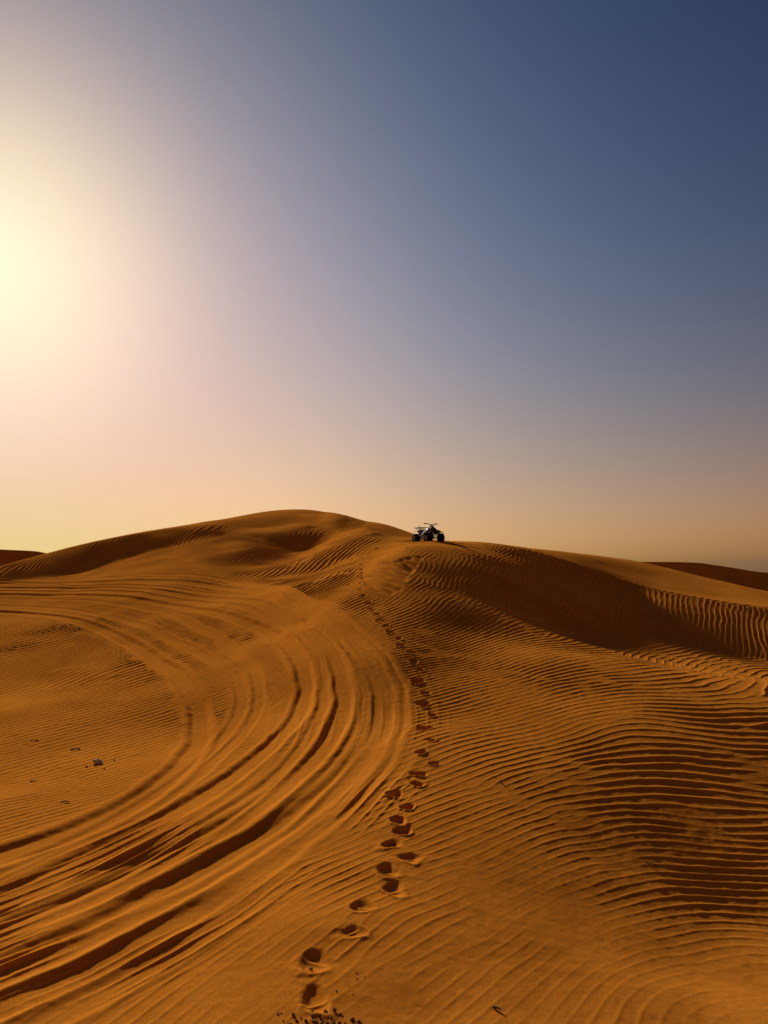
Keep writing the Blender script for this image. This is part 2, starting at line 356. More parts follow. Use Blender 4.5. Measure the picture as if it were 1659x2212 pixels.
# pad so that every ST-th sample exists
while (len(rows) - 1) % ST: rows = np.r_[rows, rows[-1] * 1.05]
while (len(phi) - 1) % ST: phi = np.r_[phi[:-1], (phi[-1] + phi[-2]) / 2, phi[-1]]
Rr, Pp = np.meshgrid(rows, phi, indexing='ij')
GX = Rr * np.sin(Pp); GY = Rr * np.cos(Pp)
cr, cp = rows[::ST], phi[::ST]
CR, CP = np.meshgrid(cr, cp, indexing='ij'); CX, CY = CR * np.sin(CP), CR * np.cos(CP)
def smooth_field(fn):
    out = fn(CX, CY); out = out if isinstance(out, tuple) else (out,)
    return [catmull(catmull(o, ST, len(rows)).T, ST, len(phi)).T for o in out]
g_, = smooth_field(G); tr_, = smooth_field(TR); tl_, = smooth_field(TL)
ZM = fade(GX, GY, combine(GX, GY, g_, tr_, tl_)); del g_, tr_, tl_
act = (np.abs(Pp) < math.radians(43)) & (Rr > 6.3) & (Rr < 74)
DZ = np.zeros_like(ZM)
edge = (1 - sstep(math.radians(38), math.radians(43), np.abs(Pp[act]))) * sstep(6.3, 6.7, Rr[act]) * (1 - sstep(69, 74, Rr[act]))
rip = {}
for k in LAYERS: rip[k] = [q_[act] for q_ in smooth_field(LAYERS[k])]
DZ[act] = detail(GX[act], GY[act], rip) * edge
GZ = ZM + DZ
def ground_z(x, y):
    r = math.hypot(x, y); p = math.atan2(x, y)
    i = int(np.searchsorted(rows, r)) - 1; j = int(np.searchsorted(phi, p)) - 1
    a = (r - rows[i]) / (rows[i + 1] - rows[i]); b = (p - phi[j]) / (phi[j + 1] - phi[j])
    return float((GZ[i, j] * (1 - b) + GZ[i, j + 1] * b) * (1 - a) + (GZ[i + 1, j] * (1 - b) + GZ[i + 1, j + 1] * b) * a)
SKY_STRENGTH = .10; AIR, DUST, OZONE = 1.0, 1.0, 1.0; SUN_E = 5.0; EXPO = 0.42
# per channel: constant, slope and bend of the log curve, low-sky warmth, height, sun core, distance from the sun, dip round the core, input range
SKY_FIT = [(-5.131, 2.8897, -.4096, -.50, -.247, .22, .618, -.13, .3, 3.5), (-3.510, 2.2397, -.3716, -.09, -.634, .34, -.827, -.12, .6, 3.0), (-1.7856, 1.6457, -.3504, -1.09, -1.45, .08, -1.325, -.06, 1.1, 2.35)]
# ------------------------------------------------------------------ materials
def new_mat(name):
    m = bpy.data.materials.new(name); m.use_nodes = True
    nt = m.node_tree; b = nt.nodes['Principled BSDF']; return m, nt, b
def sand_material():
    m, nt, b = new_mat('sand'); N = nt.nodes; L = nt.links
    geo = N.new('ShaderNodeNewGeometry')
    def nz(scale, detail=2.0, rough=.5):
        t = N.new('ShaderNodeTexNoise'); t.inputs['Scale'].default_value = scale; t.inputs['Detail'].default_value = detail
        t.inputs['Roughness'].default_value = rough; L.new(geo.outputs['Position'], t.inputs['Vector']); return t
    big = nz(.35, 3); grain = nz(75, 4, .85)
    r = N.new('ShaderNodeValToRGB'); r.color_ramp.elements[0].position = .3; r.color_ramp.elements[1].position = .7
    r.color_ramp.elements[0].color = SAND_A; r.color_ramp.elements[1].color = SAND_B
    L.new(big.outputs['Fac'], r.inputs['Fac'])
    mix = N.new('ShaderNodeMix'); mix.data_type = 'RGBA'; mix.blend_type = 'MULTIPLY'; mix.inputs['Factor'].default_value = 1
    r2 = N.new('ShaderNodeValToRGB'); r2.color_ramp.elements[0].position = .28; r2.color_ramp.elements[1].position = .72
    r2.color_ramp.elements[0].color = (.50, .46, .40, 1); r2.color_ramp.elements[1].color = (1.38, 1.38, 1.4, 1)
    L.new(grain.outputs['Fac'], r2.inputs['Fac'])
    L.new(r.outputs['Color'], mix.inputs['A']); L.new(r2.outputs['Color'], mix.inputs['B'])
    L.new(mix.outputs['Result'], b.inputs['Base Color'])
    b.inputs['Roughness'].default_value = .62; b.inputs['Specular IOR Level'].default_value = SPEC
    b.inputs['Diffuse Roughness'].default_value = .2
    b.inputs['Specular Tint'].default_value = (1, .62, .28, 1)
    b.inputs['Sheen Weight'].default_value = .05; b.inputs['Sheen Roughness'].default_value = .45; b.inputs['Sheen Tint'].default_value = (1, .40, .08, 1)
    bp = N.new('ShaderNodeBump'); bp.inputs['Strength'].default_value = .9; bp.inputs['Distance'].default_value = .006
    g2 = nz(80, 4, .8); L.new(g2.outputs['Fac'], bp.inputs['Height']); L.new(bp.outputs['Normal'], b.inputs['Normal'])
    return m
SAND_A = (.48, .170, .018, 1); SAND_B = (.64, .236, .028, 1); SPEC = 0.0
sand = sand_material()

def link(o): bpy.context.scene.collection.objects.link(o); return o
ground = link(bpy.data.objects.new('ground', grid_mesh('ground', GX[:, :], GY, GZ, False))); ground.data.materials.append(sand)
ground['kind'] = 'structure'; ground['label'] = 'rippled orange desert sand with curved tyre tracks and a line of footprints'

def dune(name, label, y0, knots, depth_front, depth_back, base):
    """a dune far off: crest heights surveyed along its length, its own front and back slopes"""
    c = Curve([(u - U0) / F * y0 for u, v in knots], [HC - (v - V0) / F * y0 for u, v in knots])
    xs = np.linspace(c.t[0], c.t[-1], 700); ss = np.linspace(-1, 1, 160)
    S, X = np.meshgrid(ss, xs, indexing='ij')
    wob = 2.0 * np.sin(X * .11 + 1) + 1.1 * np.sin(X * .31)
    Y = y0 + wob + np.where(S < 0, S * depth_front, S * depth_back)
    h = c(X) - base
    endf = sstep(c.t[0], c.t[0] + 8, X) * (1 - sstep(c.t[-1] - 8, c.t[-1], X))
    front = 1 - np.clip(-S, 0, 1); front = front ** 1.1 * (1 - .12 * np.sin(front * math.pi))
    back = 1 - sstep(0, 1, S)
    Z = base + h * np.where(S < 0, front, back) * endf
    Z += .028 * profile(X * 16 + Y * 9 + 1.4 * noise(X, Y, 4, 1)) * (1 - np.abs(S)) + .12 * noise(X, Y, 7, 2) * (1 - np.abs(S)) * np.abs(S) * 4
    Z[0] -= .6; Z[-1] -= .6; Z[:, 0] -= .6; Z[:, -1] -= .6
    o = link(bpy.data.objects.new(name, grid_mesh(name, X, Y, Z))); o.data.materials.append(sand)
    o['kind'] = 'structure'; o['label'] = label; return o
dune('dune', 'dark far dune beyond the right end of the ridge', 96,
     [(1050,1262),(1200,1228),(1320,1214),(1400,1213.5),(1480,1215),(1540,1221),(1590,1227),(1640,1234.5),(1700,1239),(1900,1262),(2100,1300)], 14, 22, -.7)
dune('dune', 'far dune with wind streaks behind the left end of the ridge', 112,
     [(-500,1230),(-250,1194),(-60,1185),(0,1187),(55,1190),(95,1197),(150,1206),(230,1222),(330,1250)], 13, 24, -.7)

# ------------------------------------------------------------------ sky, sun, camera
SUN_AZ = math.radians(-27.3); SUN_EL = math.radians(19.6)
sun_dir = Vector((math.sin(SUN_AZ) * math.cos(SUN_EL), math.cos(SUN_AZ) * math.cos(SUN_EL), math.sin(SUN_EL)))
sc = bpy.context.scene
world = bpy.data.worlds.new('World'); sc.world = world; world.use_nodes = True
nt = world.node_tree; N = nt.nodes; L = nt.links
bg = N['Background']; bg.inputs['Strength'].default_value = SKY_STRENGTH
sky = N.new('ShaderNodeTexSky'); sky.sky_type = 'NISHITA'; sky.sun_disc = False
sky.sun_elevation = SUN_EL; sky.sun_rotation = SUN_AZ
sky.air_density, sky.dust_density, sky.ozone_density = AIR, DUST, OZONE
sky.altitude = 50
# dusty evening air: each channel of the clear sky is deepened, its brightest part rolled off, and the lowest band warmed
def mth(op, a, b=None):
    n = N.new('ShaderNodeMath'); n.operation = op
    for i, v in enumerate((a, b)):
        if v is None: continue
        if isinstance(v, (int, float)): n.inputs[i].default_value = v
        else: L.new(v, n.inputs[i])
    return n.outputs[0]
tc = N.new('ShaderNodeTexCoord'); sep = N.new('ShaderNodeSeparateXYZ'); L.new(tc.outputs['Generated'], sep.inputs[0])
el = mth('MAXIMUM', sep.outputs['Z'], 0.0)
low = mth('POWER', math.e, mth('MULTIPLY', el, -1 / .12))
rgb = N.new('ShaderNodeSeparateColor'); L.new(sky.outputs['Color'], rgb.inputs[0])
out = N.new('ShaderNodeCombineColor')
vm = N.new('ShaderNodeVectorMath'); vm.operation = 'DOT_PRODUCT'; L.new(tc.outputs['Generated'], vm.inputs[0]); vm.inputs[1].default_value = sun_dir
gam = mth('MINIMUM', mth('ARCCOSINE', mth('MINIMUM', vm.outputs['Value'], .99999)), 1.3)
core = mth('POWER', math.e, mth('MULTIPLY', mth('POWER', mth('MULTIPLY', gam, 1 / .17), 2.0), -1.0))
dip = mth('POWER', math.e, mth('MULTIPLY', mth('POWER', mth('ABSOLUTE', mth('MULTIPLY', mth('SUBTRACT', gam, .27), 1 / .14)), 2.0), -1.0))
under = mth('MULTIPLY', low, mth('POWER', math.e, mth('MULTIPLY', mth('POWER', mth('MULTIPLY', gam, 1 / .42), 2.0), -1.0)))      # the glowing dust below the sun
for ch, (c0, c1, c2, c3, c4, c5, c6, c7, lo, hi) in enumerate(SKY_FIT):
    l = mth('MINIMUM', mth('MAXIMUM', mth('LOGARITHM', rgb.outputs[ch], math.e), lo), hi)
    s_ = mth('ADD', mth('MULTIPLY', l, mth('ADD', mth('MULTIPLY', l, c2), c1)), c0)
    s_ = mth('ADD', s_, mth('ADD', mth('MULTIPLY', low, c3), mth('MULTIPLY', el, c4)))
    s_ = mth('ADD', s_, mth('ADD', mth('MULTIPLY', core, c5), mth('ADD', mth('MULTIPLY', gam, c6), mth('MULTIPLY', dip, c7))))
    s_ = mth('ADD', s_, mth('MULTIPLY', under, (.44, .24, .02)[ch]))
    L.new(mth('MULTIPLY', mth('POWER', math.e, s_), 2 ** -EXPO / SKY_STRENGTH), out.inputs[ch])
L.new(out.outputs[0], bg.inputs['Color'])
sun = bpy.data.lights.new('sun', 'SUN'); sun.energy = SUN_E; sun.angle = math.radians(1.2); sun.color = (1, .84, .60)
so = link(bpy.data.objects.new('sun', sun)); so.rotation_euler = (-sun_dir).to_track_quat('-Z', 'Y').to_euler(); so.location = (0, 0, 60)
cam = bpy.data.cameras.new('camera'); cam.sensor_fit = 'HORIZONTAL'; cam.sensor_width = 36; cam.lens = 36 * F / 1659
cam.shift_y = (V0 - 1106) / 1659; cam.clip_start = .05; cam.clip_end = 20000
co = link(bpy.data.objects.new('camera', cam)); co.location = (0, 0, HC); co.rotation_euler = (math.pi / 2, 0, 0); sc.camera = co
sc.view_settings.view_transform = 'Standard'; sc.view_settings.look = 'None'; sc.view_settings.exposure = EXPO; sc.view_settings.gamma = 1
# ------------------------------------------------------------------ building small things
def plain(name, col, rough=.5, metal=0.0, spec=.4, speck=.12, scale=60):
    m, nt, b = new_mat(name); N = nt.nodes; L = nt.links
    tc = N.new('ShaderNodeTexCoord'); t = N.new('ShaderNodeTexNoise'); t.inputs['Scale'].default_value = scale; t.inputs['Detail'].default_value = 4
    L.new(tc.outputs['Object'], t.inputs['Vector'])
    r = N.new('ShaderNodeValToRGB'); r.color_ramp.elements[0].position = .3; r.color_ramp.elements[1].position = .7
    r.color_ramp.elements[0].color = tuple(c * (1 - speck) for c in col) + (1,); r.color_ramp.elements[1].color = tuple(min(1, c * (1 + speck)) for c in col) + (1,)
    L.new(t.outputs['Fac'], r.inputs['Fac']); L.new(r.outputs['Color'], b.inputs['Base Color'])
    b.inputs['Roughness'].default_value = rough; b.inputs['Metallic'].default_value = metal; b.inputs['Specular IOR Level'].default_value = spec
    return m
M_TYRE = plain('tyre rubber', (.012, .0115, .011), .9, 0, .08, .3)
M_BLACK = plain('black plastic', (.008, .008, .009), .75, 0, .12)
M_STEEL = plain('black frame steel', (.012, .012, .013), .7, 0, .2)
M_RIM = plain('aluminium rim', (.34, .34, .35), .5, .6, .4)
M_GREY = plain('grey fender plastic', (.17, .17, .18), .55, 0, .35, .08)
M_WHITE = plain('pale plastic', (.46, .46, .45), .55, 0, .3, .08)
M_RED = plain('dark red plastic', (.16, .012, .010), .45, 0, .4)
M_SEAT = plain('seat vinyl', (.010, .010, .011), .8, 0, .15)
M_ENG = plain('engine castings', (.012, .012, .012), .75, .1, .2, .3)

def part(name, bm, mat, parent=None, smooth=True, **props):
    me = bpy.data.meshes.new(name); bmesh.ops.recalc_face_normals(bm, faces=bm.faces); bm.to_mesh(me); bm.free()
    for f in me.polygons: f.use_smooth = smooth
    me.materials.append(mat); o = link(bpy.data.objects.new(name, me))
    if parent: o.parent = parent
    for k, v in props.items(): o[k] = v
    return o

def tube(bm, pts, r, seg=8, cap=True):
    pts = [Vector(p) for p in pts]; rad = r if isinstance(r, (list, tuple)) else [r] * len(pts); rings = []; up = Vector((0, 0, 1))
    for i, p in enumerate(pts):
        d = (pts[min(i + 1, len(pts) - 1)] - pts[max(i - 1, 0)]).normalized()
        a = d.cross(up if abs(d.z) < .93 else Vector((0, 1, 0))).normalized(); b = a.cross(d)
        rings.append([bm.verts.new(p + (a * math.cos(t) + b * math.sin(t)) * rad[i]) for t in [2 * math.pi * k / seg for k in range(seg)]])
    for A, B in zip(rings, rings[1:]):
        for k in range(seg): bm.faces.new((A[k], A[(k + 1) % seg], B[(k + 1) % seg], B[k]))
    if cap: bm.faces.new(rings[0][::-1]); bm.faces.new(rings[-1])

def smooth_path(pts, n=6):
    P = [Vector(p) for p in pts]; P = [2 * P[0] - P[1]] + P + [2 * P[-1] - P[-2]]; out = []
    for i in range(1, len(P) - 2):
        for k in range(n):
            t = k / n; a, b, c, d = P[i - 1:i + 3]
            out.append(b + .5 * t * (c - a + t * (2 * a - 5 * b + 4 * c - d + t * (3 * (b - c) + d - a))))
    return out + [P[-2]]

def loft(bm, rings, close=True, cap=True):
    R = [[bm.verts.new(p) for p in ring] for ring in rings]; n = len(R[0])
    for A, B in zip(R, R[1:]):
        for k in range(n if close else n - 1): bm.faces.new((A[k], A[(k + 1) % n], B[(k + 1) % n], B[k]))
    if cap and close: bm.faces.new(R[0][::-1]); bm.faces.new(R[-1])

def lathe(bm, prof, seg=32, axis='Y', c=(0, 0, 0)):
    c = Vector(c); R = []
    for off, r in prof:
        R.append([bm.verts.new(c + Vector((r * math.cos(t), off, r * math.sin(t)))) for t in [2 * math.pi * k / seg for k in range(seg)]])
    for A, B in zip(R, R[1:]):
        for k in range(seg): bm.faces.new((A[k], A[(k + 1) % seg], B[(k + 1) % seg], B[k]))

def box(bm, c, s, bev=.01, rot=None):
    r = bmesh.ops.create_cube(bm, size=1); vs = r['verts']
    for v in vs: v.co = Vector((v.co.x * s[0], v.co.y * s[1], v.co.z * s[2]))
    es = list({e for v in vs for e in v.link_edges})
    if bev:
        q = bmesh.ops.bevel(bm, geom=es, offset=bev, segments=2, affect='EDGES'); vs = list({v for f in q['faces'] for v in f.verts} | {v for v in vs if v.is_valid})
    for v in vs: v.co = (rot @ v.co if rot else v.co) + Vector(c)

def sheet(bm, grid, th):
    """a moulded panel: grid of points, given a thickness"""
    n, m = len(grid), len(grid[0]); P = [[Vector(p) for p in row] for row in grid]; T = []; B = []
    for i in range(n):
        T.append([]); B.append([])
        for j in range(m):
            du = P[min(i + 1, n - 1)][j] - P[max(i - 1, 0)][j]; dv = P[i][min(j + 1, m - 1)] - P[i][max(j - 1, 0)]
            nn = du.cross(dv).normalized() * th * .5
            T[i].append(bm.verts.new(P[i][j] + nn)); B[i].append(bm.verts.new(P[i][j] - nn))
    for i in range(n - 1):
        for j in range(m - 1):
            bm.faces.new((T[i][j], T[i + 1][j], T[i + 1][j + 1], T[i][j + 1])); bm.faces.new((B[i][j], B[i][j + 1], B[i + 1][j + 1], B[i + 1][j]))
    for i in range(n - 1):
        bm.faces.new((T[i][0], B[i][0], B[i + 1][0], T[i + 1][0])); bm.faces.new((T[i][-1], T[i + 1][-1], B[i + 1][-1], B[i][-1]))
    for j in range(m - 1):
        bm.faces.new((T[0][j], T[0][j + 1], B[0][j + 1], B[0][j])); bm.faces.new((T[-1][j], B[-1][j], B[-1][j + 1], T[-1][j + 1]))

# ------------------------------------------------------------------ the quad bike (front along +X, left along +Y)
quad = link(bpy.data.objects.new('quad_bike', None)); quad.empty_display_size = .5
quad['label'] = 'black and grey quad bike with a rear rack parked alone on the dune crest'; quad['category'] = 'quad bike'
R_T = .265
def wheel(x, y, w, side, steer=0.0):
    bm = bmesh.new()
    lathe(bm, [(-.06, .0001), (-.06, .045), (.06, .045), (.06, .0001)], 20)
    for k in range(4):
        a = math.pi / 2 * k + .4; box(bm, (math.cos(a) * .075, side * .03, math.sin(a) * .075), (.05, .012, .05), .004)
    o = part('wheel', bm, M_STEEL, quad); o.location = (x, y, R_T); o.rotation_euler = (0, 0, steer)
    bm = bmesh.new(); h = w / 2; prof = [(-h * .72, .140), (-h * .98, .165), (-h, .205), (-h * .92, .238), (-h * .72, .255), (-h * .3, .262), (0, .263), (h * .3, .262), (h * .72, .255), (h * .92, .238), (h, .205), (h * .98, .165), (h * .72, .140)]
    lathe(bm, prof + [(0, .132), prof[0]], 44)
    for k in range(22):                                            # knobs of the tread
        a = 2 * math.pi * k / 22
        for j, yy in enumerate((-.62, -.2, .22, .64)):
            aa = a + (math.pi / 22 if j % 2 else 0); R = Matrix.Rotation(-aa, 3, 'Y'); rr = .262 if abs(yy) < .4 else .256
            box(bm, (rr * math.cos(aa), yy * h, rr * math.sin(aa)), (.020, h * .30, .034), .003, R)
    part('tyre', bm, M_TYRE, o)
    bm = bmesh.new(); s = side
    lathe(bm, [(s * h * .80, .150), (s * h * .84, .143), (s * h * .60, .128), (s * h * .15, .122), (s * h * .10, .085), (s * h * .22, .055), (s * h * .22, .0001)], 36)
    for k in range(4):
        a = math.pi / 2 * k; lathe(bm, [(s * h * .22, .012), (s * h * .34, .012), (s * h * .34, .0001)], 8, c=(math.cos(a) * .07, 0, math.sin(a) * .07))
    part('rim', bm, M_RIM, o)
wheel(.61, -.45, .25, -1, -.04); wheel(.61, .45, .25, 1, -.04); wheel(-.61, -.43, .30, -1); wheel(-.61, .43, .30, 1)

bm = bmesh.new()                                                    # tubular frame, axles, A-arms, shocks
for s in (-1, 1):
    tube(bm, smooth_path([(.78, s * .12, .34), (.45, s * .16, .30), (-.2, s * .17, .30), (-.62, s * .12, .36), (-.78, s * .14, .60)]), .020)
    tube(bm, smooth_path([(.72, s * .12, .36), (.52, s * .12, .62), (.1, s * .12, .60), (-.5, s * .13, .58), (-.85, s * .15, .64)]), .018)
    tube(bm, [(.72, s * .14, .33), (.62, s * .36, .27)], .015); tube(bm, [(.48, s * .15, .32), (.60, s * .36, .27)], .015); tube(bm, [(.66, s * .14, .44), (.62, s * .36, .34)], .013)
    tube(bm, [(.58, s * .15, .66), (.62, s * .33, .33)], .034, 10); tube(bm, [(.62, s * .34, .27), (.61, s * .47, .265)], .030, 10)
tube(bm, [(-.61, -.44, .265), (-.61, .44, .265)], .026, 10); tube(bm, [(-.25, .0, .33), (-.61, .0, .28)], .055, 10)
tube(bm, [(-.30, 0, .66), (-.55, 0, .33)], .04, 10)
part('frame', bm, M_STEEL, quad)
bm = bmesh.new(); box(bm, (.06, 0, .39), (.62, .34, .32), .05); box(bm, (-.42, 0, .42), (.40, .24, .26), .05); box(bm, (.14, 0, .56), (.22, .20, .16), .03)
for k in range(5): box(bm, (.16, 0, .50 + .028 * k), (.27, .25, .010), .003)
tube(bm, [(.02, -.15, .36), (.02, -.19, .36)], .10, 20); tube(bm, [(.02, .15, .36), (.02, .19, .36)], .11, 20)
part('engine', bm, M_ENG, quad)
bm = bmesh.new()
for s in (-1, 1):
    tube(bm, smooth_path([(.36, s * .20, .27), (.30, s * .40, .25), (-.02, s * .44, .25), (-.30, s * .42, .26), (-.36, s * .18, .30)]), .018)
    for k in range(3): tube(bm, [(.18 - .16 * k, s * .18, .26), (.18 - .16 * k, s * .43, .25)], .012)
part('footrest', bm, M_STEEL, quad)
bm = bmesh.new()                                                    # bull bar in front
for s in (-1, 1): tube(bm, smooth_path([(.74, s * .10, .34), (.90, s * .12, .36), (.95, s * .13, .48), (.88, s * .11, .58), (.70, s * .10, .58)]), .017)
tube(bm, [(.94, -.13, .47), (.94, .13, .47)], .015); tube(bm, [(.89, -.115, .37), (.89, .115, .37)], .015)
part('bumper', bm, M_BLACK, quad)

bm = bmesh.new()                                                    # tank and nose cowl, one moulded hull
def oval(x, zc, hw, hh, n=20, flat=.0): return [(x, hw * math.copysign(abs(math.cos(t)) ** .75, math.cos(t)), zc + hh * math.copysign(abs(math.sin(t)) ** .8, math.sin(t))) for t in [2 * math.pi * k / n for k in range(n)]]
loft(bm, [oval(-.16, .70, .10, .05), oval(-.05, .72, .15, .09), (oval(.10, .75, .17, .13)), oval(.26, .77, .18, .15), oval(.40, .77, .17, .16), oval(.52, .73, .155, .15), oval(.64, .66, .14, .13), oval(.74, .58, .11, .09), oval(.79, .54, .06, .04)])
part('body', bm, M_BLACK, quad)
for s in (-1, 1):                                                   # the two dark red panels of the nose
    bm = bmesh.new(); g = []
    for i in range(6):
        a = i / 5; x = .46 + .24 * a; row = []
        for j in range(5):
            b = j / 4; hw = .165 - .035 * a; t = math.radians(18 + 46 * b)
            row.append((x + .02 * b, s * (hw * math.cos(t) ** .75 + .012), .745 - .12 * a + (.155 - .03 * a) * math.sin(t) ** .8))
        g.append(row)
    sheet(bm, g, .012); part('nose_panel', bm, M_RED, quad)
    bm = bmesh.new()                                                # headlamp in the nose
    L_ = Matrix.Rotation(math.radians(90), 3, 'Z')
    q = [(0, .0001), (0, .035), (.02, .042), (.05, .034)]
    for k in range(len(q) - 1): pass
    lathe(bm, [(-.03, .030), (.0, .044), (.018, .046), (.026, .036), (.028, .0001)], 20)
    for v in bm.verts: v.co = Matrix.Rotation(math.radians(-90), 3, 'Z') @ v.co + Vector((.735, s * .085, .615))
    part('headlight', bm, M_BLACK, quad)
for s in (-1, 1):                                                   # front fender: rises from the tank, flares over the wheel, curls down
    bm = bmesh.new(); g = []
    for i in range(13):
        a = i / 12; x = .20 + .66 * a
        top = .655 + .085 * math.sin(math.pi * min(1, a * 1.15)) - .05 * a; row = []
        for j in range(8):
            b = j / 7; wide = .36 + .10 * math.sin(math.pi * min(1, .15 + a))
            row.append((x + .05 * b * (a - .5), s * (.13 + wide * b), top - .02 * b - .13 * b ** 3 * (1 - .4 * a) + .035 * math.sin(math.pi * b)))
        g.append(row)
    sheet(bm, g, .010); fo = part('front_fender', bm, M_GREY, quad)
    bm = bmesh.new(); g = []
    for i in range(7):                                              # red trim under its rear edge
        a = i / 6; g.append([(.18 + .15 * a, s * (.20 + .12 * b + .05 * a), .60 - .17 * (1 - a) * b + .03 * a) for b in (0, .33, .66, 1)])
    sheet(bm, g, .010); part('fender_trim', bm, plain('red fender trim', (.30, .035, .012), .5) if s < 0 else bpy.data.materials['red fender trim'], fo)
    bm = bmesh.new(); g = []                                        # rear fender: deep apron in front of the wheel, sweeping up and back
    for i in range(15):
        a = i / 14; x = -.06 - .86 * a; drop = .30 * (1 - sstep(.05, .55, a)) + .03 + .05 * sstep(.8, 1, a)
        top = .60 + .10 * sstep(0, .5, a) + .02 * math.sin(a * 6)
        row = []
        for j in range(8):
            b = j / 7; row.append((x, s * (.13 + .30 * min(1, b * 1.5) + .02 * a), top - drop * max(0, b - .45) / .55 + .02 * math.sin(math.pi * b)))
        g.append(row)
    sheet(bm, g, .010); part('rear_fender', bm, M_GREY, quad)
bm = bmesh.new()                                                    # side panel under the tank, pale
for s in (-1, 1):
    sheet(bm, [[(.30 - .30 * a, s * (.185 + .02 * b), .86 - .12 * a - .22 * b) for b in (0, .3, .6, 1)] for a in (0, .25, .5, .75, 1)], .010)
part('tank_panel', bm, M_WHITE, quad)
bm = bmesh.new()                                                    # saddle
def sec(x, z, w, h): return [(x, w * math.copysign(abs(math.cos(t)) ** .6, math.cos(t)), z + h * (abs(math.sin(t)) ** .7 if math.sin(t) > 0 else -.8 * abs(math.sin(t)))) for t in [2 * math.pi * k / 18 for k in range(18)]]
loft(bm, [sec(.10, .80, .09, .03), sec(.0, .75, .13, .05), sec(-.15, .72, .15, .06), sec(-.35, .715, .16, .06), sec(-.55, .73, .16, .065), sec(-.72, .745, .14, .06), sec(-.80, .75, .08, .03)])
part('seat', bm, M_SEAT, quad)
bm = bmesh.new()                                                    # rear rack
zr = .885
tube(bm, smooth_path([(-.38, -.30, zr), (-.70, -.33, zr), (-1.0, -.30, zr), (-1.06, -.15, zr), (-1.06, .15, zr), (-1.0, .30, zr), (-.70, .33, zr), (-.38, .30, zr), (-.35, .1, zr), (-.35, -.1, zr), (-.38, -.30, zr)], 5), .021)
for y in (-.2, -.07, .07, .2): tube(bm, [(-.36, y, zr), (-1.05, y, zr)], .015)
for x in (-.55, -.85): tube(bm, [(x, -.32, zr), (x, .32, zr)], .012)
for s in (-1, 1): tube(bm, [(-.50, s * .24, zr), (-.46, s * .14, .60)], .014); tube(bm, [(-.92, s * .24, zr), (-.80, s * .14, .60)], .014)
rk = part('rear_rack', bm, M_STEEL, quad)
bm = bmesh.new(); tube(bm, [(-.62, -.22, .70), (-.62, -.22, 1.03)], [.022, .020], 10); tube(bm, [(-.62, -.22, 1.025), (-.62, -.22, 1.04)], .026, 10)
part('flag_socket', bm, M_WHITE, quad)
bm = bmesh.new()                                                    # handlebar
tube(bm, smooth_path([(.24, -.45, 1.085), (.27, -.30, 1.085), (.34, -.20, 1.06), (.39, -.10, .96), (.40, 0, .935), (.39, .10, .96), (.34, .20, 1.06), (.27, .30, 1.085), (.24, .45, 1.085)]), .020)
tube(bm, [(.355, -.18, 1.045), (.355, .18, 1.045)], .015); tube(bm, [(.46, 0, .74), (.40, 0, .95)], .030, 10); box(bm, (.40, 0, .945), (.07, .12, .05), .008); box(bm, (.37, 0, 1.0), (.05, .09, .05), .01)
hb = part('handlebar', bm, M_STEEL, quad)
for s in (-1, 1):
    bm = bmesh.new(); tube(bm, [(.262, s * .335, 1.086), (.24, s * .455, 1.085)], .029, 12); tube(bm, [(.238, s * .455, 1.085), (.236, s * .465, 1.085)], .026, 12); part('grip', bm, M_BLACK, hb)
    bm = bmesh.new(); box(bm, (.28, s * .29, 1.085), (.06, .06, .055), .01); tube(bm, smooth_path([(.31, s * .29, 1.085), (.345, s * .36, 1.075), (.325, s * .49, 1.06)]), [.009] * 12 + [.008]); part('brake_lever', bm, M_BLACK, hb)
    bm = bmesh.new(); tube(bm, smooth_path([(.30, s * .26, 1.08), (.46, s * .22, 1.03), (.52, s * .12, .90), (.50, s * .06, .80)]), .006, 6); part('cable', bm, M_BLACK, hb)

quad.location = (ATV[0], ATV[1], ATV[2] - .012); quad.rotation_euler = (0, 0, math.radians(-60))

# ------------------------------------------------------------------ things lying on the sand
M_STONE = plain('pale stone', (.42, .33, .24), .9, 0, .2, .35, 9)
M_DARK = plain('dark dry wood', (.09, .06, .038), .9, 0, .1, .4, 30)
M_CLOD = plain('damp sand clod', (.15, .070, .022), .95, 0, .1, .4, 14)
def spot(u, v):
    x, y = ground_hit([(u, v)]); return float(x[0]), float(y[0]), ground_z(float(x[0]), float(y[0]))
def lump_mesh(seed, rough=.35, sub=3, squash=(1, 1, .6)):
    bm = bmesh.new(); bmesh.ops.create_icosphere(bm, subdivisions=sub, radius=1); r = random.Random(seed)
    dirs = [(Vector((r.gauss(0, 1), r.gauss(0, 1), r.gauss(0, 1))).normalized(), r.uniform(.45, .95)) for _ in range(9)]
    for v in bm.verts:
        n = v.co.normalized(); s = 1.0
        for d, c in dirs:                                           # flat broken faces
            k = n.dot(d)
            if k > 0: s = min(s, c / k) if k * 1.0 > c else s
        s *= 1 + rough * .12 * math.sin(7 * n.x + seed) * math.sin(6 * n.y + 2 * seed) * math.sin(8 * n.z)
        v.co = Vector((n.x * s * squash[0], n.y * s * squash[1], n.z * s * squash[2]))
    return bm
def rest(o, u, v, sink=.3, h=.05):
    x, y, z = spot(u, v); o.location = (x, y, z + h * (1 - sink)); return o
